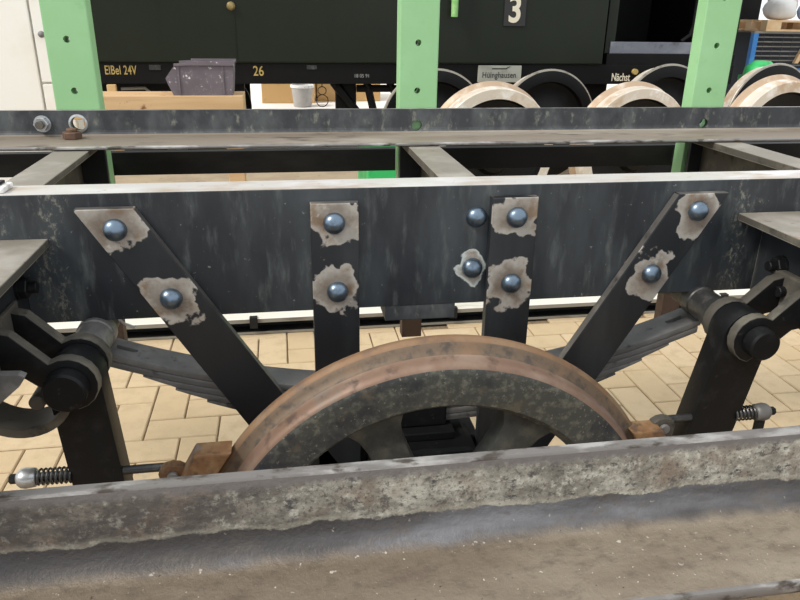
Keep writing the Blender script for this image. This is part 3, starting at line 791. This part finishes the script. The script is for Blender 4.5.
for k in range(7):
    a = math.radians(60.5 + 360 / 7 * k)
    ca, sa = math.cos(a), math.sin(a)
    out = [(0.060, 0.040), (0.10, 0.032), (0.16, 0.028), (0.215, 0.028), (0.240, 0.033), (0.256, 0.043), (0.268, 0.060)]
    poly = out + [(r, -w) for r, w in out[::-1]]
    g = G(); g.prism([(WC[0] + r * ca - w * sa, WC[2] + r * sa + w * ca) for r, w in poly], 0.842, 0.880, 'y')
    obj('spoke', g, 'spoke', wh, smooth=True, bevel=0.007)
g = G(); g.lathe([(0.0001, 0.812), (0.050, 0.812), (0.052, 0.825), (0.078, 0.828), (0.086, 0.838), (0.086, 0.895), (0.0001, 0.895)], WC, 'y', 48)
obj('hub', g, 'spoke', wh, smooth=True)
g = G(); g.cyl((WC[0], 0, WC[2]), 0.046, 0.895, 1.15, 'y', 32, 0, 0.003); obj('axle_stub', g, 'grey_pin', wh, smooth=True)
ab = empty('axle_box', (CX, 1.03, 0.23), 'black cast axle box behind the wheel spokes', 'axle box')
g = G(); g.box(CX - 0.088, CX + 0.088, 0.94, 1.12, 0.23, 0.455); obj('housing', g, 'black_forged', ab, bevel=0.012)
g = G(); g.box(CX - 0.055, CX + 0.055, 0.975, 1.085, 0.455, 0.470); obj('spring_seat', g, 'black_forged', ab, bevel=0.002)
for s in (-1, 1):
    x0, x1 = sorted((CX + s * 0.088, CX + s * 0.105))
    g = G(); g.box(x0, x1, 1.002, 1.10, 0.25, 0.44); obj('guide_rib', g, 'black_forged', ab, bevel=0.003)

# ================================================================== GREEN COACH
co = empty('passenger_coach', (0.6, 6.6, 0.0), 'dark green narrow gauge passenger coach with yellow lettering on its sill', 'railway coach')
YB = 5.6
g = G(); g.box(-2.2, 2.555, YB, 7.3, 0.752, 2.75); obj('body', g, 'wagon_green', co, bevel=0.012)
# thin panel joints
for x in (-0.292,):
    g = G(); g.box(x - 0.004, x + 0.004, YB - 0.004, YB, 0.76, 2.7); obj('cover_strip', g, 'wagon_green', co)
g = G(); g.box(-2.2, 3.72, YB + 0.02, YB + 0.10, 0.602, 0.752); sb = obj('sole_bar', g, 'wagon_black', co, bevel=0.003)
g = G(); g.box(-2.2, 3.72, YB + 1.5, YB + 1.58, 0.602, 0.752); obj('sole_bar', g, 'wagon_black', co)
text('lettering', 'ElBel 24V', -1.232, YB + 0.019, 0.668, 0.088, 'yellow_letter', co, 0.62, 1.05, 0.004, 0.0008)
text('lettering', '26', -0.182, YB + 0.019, 0.662, 0.099, 'yellow_letter', co, 0.80, 1.02, 0.004, 0.001)
text('lettering', 'Nächst', 2.655, YB + 0.019, 0.628, 0.085, 'white_letter', co, 0.66, 1.0, 0.004, 0.001)
text('lettering', '18 05 91', 0.57, YB + 0.019, 0.650, 0.036, 'grey_letter', co, 0.95, 1.0, 0.003)
g = G(); g.box(0.215, 0.29, YB + 0.012, YB + 0.02, 0.708, 0.738); obj('maker_plate', g, 'dark_steel', co)
g = G(); g.box(-0.92, -0.84, YB + 0.012, YB + 0.02, 0.700, 0.735); obj('maker_plate', g, 'dark_steel', co)
g = G(); g.box(1.540, 1.885, YB - 0.012, YB + 0.02, 0.618, 0.742); sp_ = obj('sign_plate', g, 'sign_plate', co, bevel=0.002); sp_['label'] = 'pale destination board reading Hüinghausen'
text('lettering', 'Hüinghausen', 1.568, YB - 0.0125, 0.653, 0.062, 'black_letter', sp_, 0.80, 1.08, 0.002, 0.0004)
g = G(); g.box(1.645, 1.760, YB - 0.0135, YB - 0.012, 0.716, 0.724); g.prism([(1.76, 0.715), (1.795, 0.738), (1.785, 0.738), (1.755, 0.724)], YB - 0.0135, YB - 0.012, 'y'); obj('printed_arrow', g, 'black_letter', sp_)
# number tile
g = G(); g.box(1.715, 1.885, YB - 0.012, YB, 1.03, 1.275); nt = obj('number_tile', g, 'black_letter', co, bevel=0.002); nt['label'] = 'black tile with a white figure 3'
text('figure', '3', 1.742, YB - 0.013, 1.062, 0.26, 'white_letter', nt, 0.86, 1.0, 0.004, 0.006)
g = G(); g.tube([(1.317, YB - 0.06, 1.09), (1.317, YB - 0.06, 1.75)], 0.026, 14); g.box(1.30, 1.334, YB - 0.06, YB, 1.70, 1.73); g.box(1.305, 1.329, YB - 0.06, YB, 1.13, 1.15); obj('grab_rail', g, 'handle_green', co, smooth=True)
g = G(); g.lathe([(0.0001, -0.03), (0.018, -0.028), (0.03, -0.014), (0.03, 0)], (-0.309, YB, 1.138), 'y', 20); obj('brass_knob', g, 'brass', co, smooth=True)
# open end platform
g = G(); g.box(2.60, 3.72, YB + 0.03, 7.3, 0.75, 0.835); obj('platform_floor', g, 'wagon_black', co, bevel=0.004)
g = G(); g.box(2.62, 3.5, YB + 0.03, YB + 0.06, 0.836, 0.925); obj('step_plate', g, 'platform', co, bevel=0.004)
g = G(); g.box(2.57, 3.72, 6.9, 7.0, 0.835, 2.75); obj('platform_wall', g, 'wagon_black', co)
g = G(); g.box(2.84, 3.14, 6.82, 6.9, 1.0, 2.6); obj('platform_door', g, 'wagon_green', co, bevel=0.01)
g = G(); g.box(2.58, 2.66, YB + 0.04, YB + 0.12, 0.835, 2.7); obj('corner_post', g, 'wagon_green', co, bevel=0.006)
g = G(); g.box(3.58, 3.72, YB + 0.05, 7.3, 0.835, 2.7); obj('end_wall', g, 'wagon_black', co)
g = G(); g.box(-2.2, 3.72, YB, 7.3, 2.75, 2.9); obj('roof', g, 'wagon_black', co)
g = G(); g.tube([(3.35, YB + 0.1, 1.30), (3.35, YB + 0.1, 1.05), (3.33, YB + 0.1, 0.98), (3.26, YB + 0.1, 0.93)], 0.015, 8); obj('brake_pipe', g, 'wagon_black', co, smooth=True)
g = G(); g.lathe([(0.0001, -0.03), (0.022, -0.03), (0.022, 0)], (2.845, YB + 0.02, 0.700), 'y', 16); obj('yellow_cap', g, 'yellow_letter', co)
# bogies, wheels and brake rigging underneath
for xc, w in ((-0.82, 0.56), (2.15, 0.55)):
    g = G(); g.box(xc - w, xc + w, 5.78, 5.86, 0.30, 0.60); g.box(xc - w, xc + w, 6.9, 6.98, 0.30, 0.60); g.box(xc - 0.1, xc + 0.1, 5.86, 6.9, 0.40, 0.62); obj('bogie_frame', g, 'wagon_black', co)
    for d in (-0.27, 0.27):
        for yy in (5.95, 6.80):
            g = G(); g.cyl((xc + d, yy, 0.30), 0.30, -0.04, 0.04, 'y', 36, 0, 0.01); obj('coach_wheel', g, 'wheel_black', co, smooth=True)
for pts, r in (([(0.42, 5.72, 0.61), (0.60, 5.72, 0.38), (0.60, 5.72, 0.30)], 0.035), ([(0.86, 5.72, 0.61), (0.95, 5.72, 0.40), (1.02, 5.72, 0.61)], 0.03), ([(0.68, 5.72, 0.61), (0.75, 5.72, 0.32)], 0.03), ([(0.60, 5.72, 0.56), (1.20, 5.72, 0.56)], 0.028), ([(0.58, 5.72, 0.36), (1.3, 5.72, 0.36)], 0.03), ([(1.14, 5.74, 0.60), (1.14, 5.74, 0.30)], 0.035)):
    g = G(); g.tube(pts, r, 8); obj('brake_rigging', g, 'wagon_black', co, smooth=True)
g = G(); g.box(0.44, 0.60, 5.74, 5.84, 0.30, 0.61); obj('brake_cylinder', g, 'wagon_black', co, bevel=0.01)
g = G(); g.tube([(0.33, 5.7, 0.62), (0.33, 5.7, 0.575)] + [(0.33 + 0.032 * math.sin(a), 5.7, 0.545 + 0.03 * math.cos(a)) for a in [math.radians(18 * q) for q in range(0, 11)]] + [(0.33 - 0.045 * math.sin(a), 5.7, 0.47 + 0.045 * math.cos(a)) for a in [math.radians(18 * q) for q in range(0, 21)]] + [(0.33 - 0.032 * math.sin(a), 5.7, 0.545 - 0.03 * math.cos(a)) for a in [math.radians(18 * q) for q in range(0, 11)]], 0.0035, 6)
obj('hanging_link', g, 'wagon_black', co, smooth=True)
g = G(); g.tube([(-1.15, 5.70, 0.56), (-0.98, 5.70, 0.565), (-0.93, 5.70, 0.52), (-0.72, 5.70, 0.512), (-0.45, 5.70, 0.512)], 0.011, 8); obj('brake_pull_rod', g, 'rail_foot', co, smooth=True)

# ================================================================== WHEELSETS ON THE FLOOR
def wheel_mesh(c, yin, ydir):
    """one wheel of a wheelset; the flange is on the side towards the axle's middle"""
    g = G(); d = ydir
    pr = [(0.300, 0.0), (0.352, 0.0), (0.358, 0.006 * d), (0.361, 0.075 * d), (0.367, 0.088 * d), (0.382, 0.098 * d), (0.3855, 0.106 * d), (0.382, 0.115 * d), (0.372, 0.118 * d), (0.300, 0.118 * d), (0.290, 0.09 * d), (0.290, 0.02 * d)]
    g.lathe([(r, yin + h) for r, h in pr], c, 'y', 96, [0, 0, 0, 3, 3, 3, 1, 1, 2, 2, 2, 2], True)
    return g
ws = []
labs = ['wheelset with bright turned tread nearest the middle green post', 'wheelset with bright tread just left of the right green post',
        'wheelset with bright tread at the right edge before the blue cage', 'wheelset mostly hidden at the far right edge']
for k, (xn, xf) in enumerate(((1.165, 1.045), (2.01, 1.85), (2.92, 2.735), (3.75, 3.57))):
    xm = (xn + xf) / 2; ym = 4.40
    w = empty('wheelset', (xm, ym, 0.0), labs[k], 'wheelset', 'spare wheelsets on the floor')
    c = (xm, ym, 0.386)
    for d in (1, -1):
        g = wheel_mesh(c, -d * 0.58, d)
        t = obj('tyre', g, ['tread_bright', 'wheel_edge', 'wheel_black', 'tread_brown'], w, origin=c, smooth=True, angle=40)
        g = G(); h = -d * 0.53
        g.lathe([(0.07, h - 0.07 * d), (0.10, h - 0.06 * d), (0.12, h - 0.02 * d), (0.26, h - 0.005 * d), (0.295, h - 0.025 * d), (0.295, h + 0.04 * d), (0.26, h + 0.025 * d), (0.12, h + 0.04 * d), (0.10, h + 0.06 * d), (0.07, h + 0.07 * d)], c, 'y', 48, None, True)
        obj('wheel_disc', g, 'wheel_black', w, origin=c, smooth=True, angle=40)
    g = G(); g.lathe([(0.0001, -0.72), (0.05, -0.72), (0.05, -0.61), (0.07, -0.60), (0.068, 0.60), (0.05, 0.61), (0.05, 0.72), (0.0001, 0.72)], c, 'y', 32); obj('axle', g, 'wheel_black', w, origin=c, smooth=True)
    w.rotation_euler.z = math.atan2(xn - xf, 1.0)
    k_ = (1.0, 1.0, 1.05, 1.06)[k]; w.scale = (k_, 1.0, k_)

# ================================================================== TIMBER, CRATE, YARD THINGS
tb = empty('timber_trestle', (-0.42, 2.86, 0.0), 'raw pale timber on blocks carrying the grey plastic bin', 'timber')
g = G(); g.box(-0.76, -0.131, 2.77, 2.94, 0.735, 0.817); obj('beam', g, 'wood', tb, bevel=0.003)
for xx in (-0.68, -0.176):
    g = G(); g.box(xx - 0.031, xx + 0.031, 2.80, 2.90, 0.0, 0.735); obj('leg', g, 'wood', tb, bevel=0.003)
# stacking bin, its open slanted front to the left
bn = empty('storage_bin', (-0.28, 2.855, 0.817), 'purple grey plastic stacking bin splashed white, lying on the timber', 'storage bin')
bpf = [(-0.380, 0.817), (-0.170, 0.817), (-0.160, 0.932), (-0.322, 0.932), (-0.366, 0.926), (-0.404, 0.878), (-0.397, 0.856)]
YA, YZ = 2.785, 2.935
for y0, y1 in ((YA, YA + 0.004), (YZ - 0.004, YZ)):
    g = G(); g.prism(bpf, y0, y1, 'y'); obj('side_wall', g, 'crate', bn)
g = G(); g.box(-0.376, -0.172, YA + 0.004, YZ - 0.004, 0.817, 0.821); obj('bottom', g, 'crate', bn)
g = G(); g.prism([(-0.170, 0.817), (-0.160, 0.932), (-0.164, 0.932), (-0.174, 0.817)], YA + 0.004, YZ - 0.004, 'y'); obj('back_wall', g, 'crate', bn)
g = G(); g.prism([(-0.380, 0.817), (-0.397, 0.856), (-0.404, 0.878), (-0.400, 0.879), (-0.393, 0.857), (-0.376, 0.817)], YA + 0.004, YZ - 0.004, 'y'); obj('front_lip', g, 'crate', bn)
for y0, y1 in ((YA - 0.008, YA), (YZ, YZ + 0.008)):
    g = G(); g.prism([(-0.157, 0.923), (-0.157, 0.937), (-0.325, 0.937), (-0.325, 0.931), (-0.370, 0.929), (-0.370, 0.920), (-0.325, 0.923)], y0, y1, 'y'); obj('rim', g, 'crate', bn)
for xx in (-0.357, -0.200):
    g = G(); g.box(xx - 0.003, xx + 0.003, YA - 0.004, YA, 0.823, 0.921); obj('side_rib', g, 'crate', bn)

# things in the bright yard, seen below the coach's sill
g = G(); g.box(-0.22, 0.46, 9.6, 10.3, 0.0, 0.75); wb = obj('plywood_box', g, 'wood_box', bevel=0.01); tag(wb, 'orange plywood box standing behind the white bucket', 'box')
g = G(); g.box(0.50, 1.35, 9.8, 10.5, 0.0, 0.75); tag(obj('plywood_box', g, 'wood_box', bevel=0.01), 'orange plywood box seen through the brake rigging under the coach', 'box')
bu = empty('bucket', (0.29, 9.25, 0.0), 'white plastic bucket with crusted rim standing on the yard floor', 'bucket')
g = G(); g.lathe([(0.0001, 0.0), (0.105, 0.0), (0.112, 0.01), (0.135, 0.25), (0.128, 0.25), (0.104, 0.02), (0.0001, 0.02)], (0.29, 9.25, 0), 'z', 32); obj('shell', g, 'bucket', bu, smooth=True, angle=40)
g = G(); g.lathe([(0.137, 0.232), (0.147, 0.236), (0.148, 0.262), (0.137, 0.268), (0.128, 0.262), (0.128, 0.240)], (0.29, 9.25, 0), 'z', 32, None, True); obj('rim', g, 'mortar', bu, smooth=True)
g = G(); g.box(-1.6, -0.32, 8.0, 8.3, 0.0, 0.46); tag(obj('dark_timber_stack', g, 'brown_end', bevel=0.01), 'dark brown timber baulk lying beyond the coach bogie', 'timber')

# white cabinet at the left
cb = empty('white_cabinet', (-1.4, 3.17, 0.0), 'white enamel cabinet at the left edge behind the green post', 'cabinet')
g = G(); g.box(-2.1, -0.780, 3.0, 3.35, 0.0, 1.9); obj('body', g, 'cabinet', cb, bevel=0.003)
g = G(); g.box(-2.08, -0.893, 2.982, 3.0, 0.10, 1.85); obj('door', g, 'cabinet', cb, bevel=0.004)
g = G(); g.box(-0.886, -0.785, 2.985, 3.0, 0.846, 1.85); obj('narrow_door', g, 'cabinet', cb, bevel=0.003)
g = G(); g.box(-0.886, -0.785, 2.985, 3.0, 0.10, 0.838); obj('drawer_front', g, 'cabinet', cb, bevel=0.003)
g = G(); g.lathe([(0.0001, -0.030), (0.010, -0.027), (0.0125, -0.018), (0.007, -0.010), (0.007, 0)], (-0.855, 2.985, 1.017), 'y', 16); obj('knob', g, 'grey_pin', cb, smooth=True)
g = G(); g.box(-0.845, -0.80, 2.9835, 2.9851, 0.720, 0.815); obj('yellow_sticker', g, 'yellow', cb)

# clamp lying on the beam at the very left
cl = empty('small_clamp', (-0.412, 1.03, 0.876), 'small dark plate with pale rim lying on the beam at the left edge', 'clamp')
g = G(); g.box(-0.462, -0.372, 1.012, 1.052, 0.876, 0.884); obj('rim', g, 'mortar', cl, bevel=0.003)
g = G(); g.box(-0.460, -0.380, 1.017, 1.047, 0.884, 0.888); obj('plate', g, 'black_forged', cl, bevel=0.0015)

# things on the floor glimpsed between beam and tie bar
gb_ = G(); gb_.box(0.35, 0.62, 2.9, 3.3, 0.0, 0.66); tag(obj('green_crate', gb_, 'green_plastic', bevel=0.006), 'bright green crate glimpsed below the angle beside the middle post', 'crate')

# cage pallet with sacks at the right
cgp = empty('cage_pallet', (5.0, 6.9, 0.0), 'blue framed wire cage at the right edge under a loaded wooden pallet', 'cage')
for x in (4.46, 5.6):
    for y in (6.5, 7.0):
        g = G(); g.box(x - 0.025, x + 0.025, y - 0.025, y + 0.025, 0.0, 0.985); obj('post', g, 'blue', cgp, bevel=0.003)
for z in (0.62, 0.10):
    g = G(); g.box(4.485, 5.575, 6.485, 6.515, z, z + 0.05); obj('side_rail', g, 'blue', cgp)
for yy in (6.475, 6.975):
    g = G(); g.box(4.435, 5.625, yy, yy + 0.05, 0.985, 1.005); obj('top_rail', g, 'grey_steel', cgp)
for q in range(7):
    z = 0.70 + q * 0.042
    g = G(); g.tube([(4.485, 6.5, z), (5.575, 6.5, z)], 0.006, 6); obj('mesh_wire', g, 'grey_steel', cgp)
for q in range(10):
    x = 4.56 + q * 0.1
    g = G(); g.tube([(x, 6.5, 0.67), (x, 6.5, 0.985)], 0.005, 6); obj('mesh_wire', g, 'mesh_dark', cgp)
g = G(); g.box(4.49, 5.57, 6.97, 7.0, 0.0, 0.985); obj('interior_shade_sheet', g, 'mesh_dark', cgp)  # added dark sheet standing in for the shade inside the cage
g = G(); g.prism([(5.00, 0.985), (5.05, 0.985), (4.93, 0.72), (4.89, 0.72)], 6.44, 6.475, 'y'); obj('diagonal_lath', g, 'pallet', cgp)
pl = empty('wooden_pallet', (5.0, 6.85, 1.005), 'pale wooden pallet lying on top of the blue cage', 'pallet')
for z0, z1 in ((1.005, 1.022), (1.085, 1.103)):
    for q in range(5):
        g = G(); y = 6.45 + q * 0.12; g.box(4.53, 5.6, y, y + 0.09, z0, z1); obj('deck_board', g, 'pallet', pl)
for x in (4.53, 4.98, 5.45):
    for y in (6.45, 6.69, 6.93):
        g = G(); g.box(x, x + 0.15, y, y + 0.09, 1.022, 1.085); obj('block', g, 'pallet', pl)
def sack(x, y, z, rx, ry, rz, m, lab):
    g = G(); n = 20; vs_ = []
    rnd = random.Random(int(x * 1000))
    prof = []
    for q in range(11):
        a = -math.pi / 2 + math.pi * q / 10
        prof.append((max(abs(math.cos(a)) ** 0.6, 0.001), math.copysign(abs(math.sin(a)) ** 0.7, math.sin(a))))
    for r, h in prof:
        for i in range(n):
            b = 2 * math.pi * i / n; k = 1 + 0.06 * math.sin(3 * b + h * 4) + rnd.uniform(-.02, .02)
            vs_.append((x + rx * r * math.cos(b) * k, y + ry * r * math.sin(b) * k, z + rz * (1 + h)))
    fs = [(q * n + i, q * n + (i + 1) % n, (q + 1) * n + (i + 1) % n, (q + 1) * n + i) for q in range(10) for i in range(n)]
    g.add(vs_, fs)
    tag(obj('sack', g, m, smooth=True, angle=80), lab, 'sack', 'sacks on the wooden pallet')
sack(4.74, 6.60, 1.103, 0.145, 0.14, 0.095, 'bag', 'lowest white sack at the left end of the pallet')
sack(5.02, 6.56, 1.103, 0.10, 0.10, 0.080, 'bag_blue', 'blue printed sack between white sacks on the pallet')
sack(5.36, 6.70, 1.103, 0.20, 0.20, 0.24, 'bag', 'biggest white sack at the right end of the pallet')
sack(4.95, 6.87, 1.103, 0.15, 0.11, 0.24, 'bag', 'upright white sack at the back of the pallet')
g = G()
g.lathe([(0.0001, 0.0), (0.14, 0.0), (0.13, 0.07), (0.07, 0.12), (0.0001, 0.125)], (4.06, 5.75, 0.66), 'z', 9)
g.box(3.94, 4.18, 5.63, 5.87, 0.0, 0.66)
tag(obj('green_tarpaulin', g, 'green_plastic', smooth=True, angle=60), 'vivid green plastic cover in front of the blue cage', 'cover')
g = G(); g.prism([(5.35, 0.62), (6.2, 0.62), (6.2, 0.80), (5.6, 0.80)], 6.0, 6.35, 'y'); g.box(5.45, 6.2, 6.0, 6.35, 0.0, 0.62)
tag(obj('steel_box', g, 'grey_steel', bevel=0.004), 'grey steel box with sloping end at the right edge', 'box')
g = G(); g.box(-1.185, -1.125, 5.40, 5.44, 0.0, 0.615); tag(obj('wooden_stake', g, 'wood_box', bevel=0.004), 'short wooden stake beside the left green post, in front of the coach bogie', 'stake')
# dark cupboard between coach and cage
dc = empty('dark_cupboard', (4.5, 7.6, 0.0), 'tall dark cupboard standing between the coach and the cage', 'cupboard')
g = G(); g.box(3.98, 5.12, 7.45, 7.9, 0.0, 2.2); obj('carcass', g, 'wagon_black', dc, bevel=0.004)
for a, b in ((4.0, 4.54), (4.56, 5.10)):
    g = G(); g.box(a, b, 7.43, 7.45, 0.05, 2.15); d_ = obj('door', g, 'wagon_black', dc, bevel=0.003)
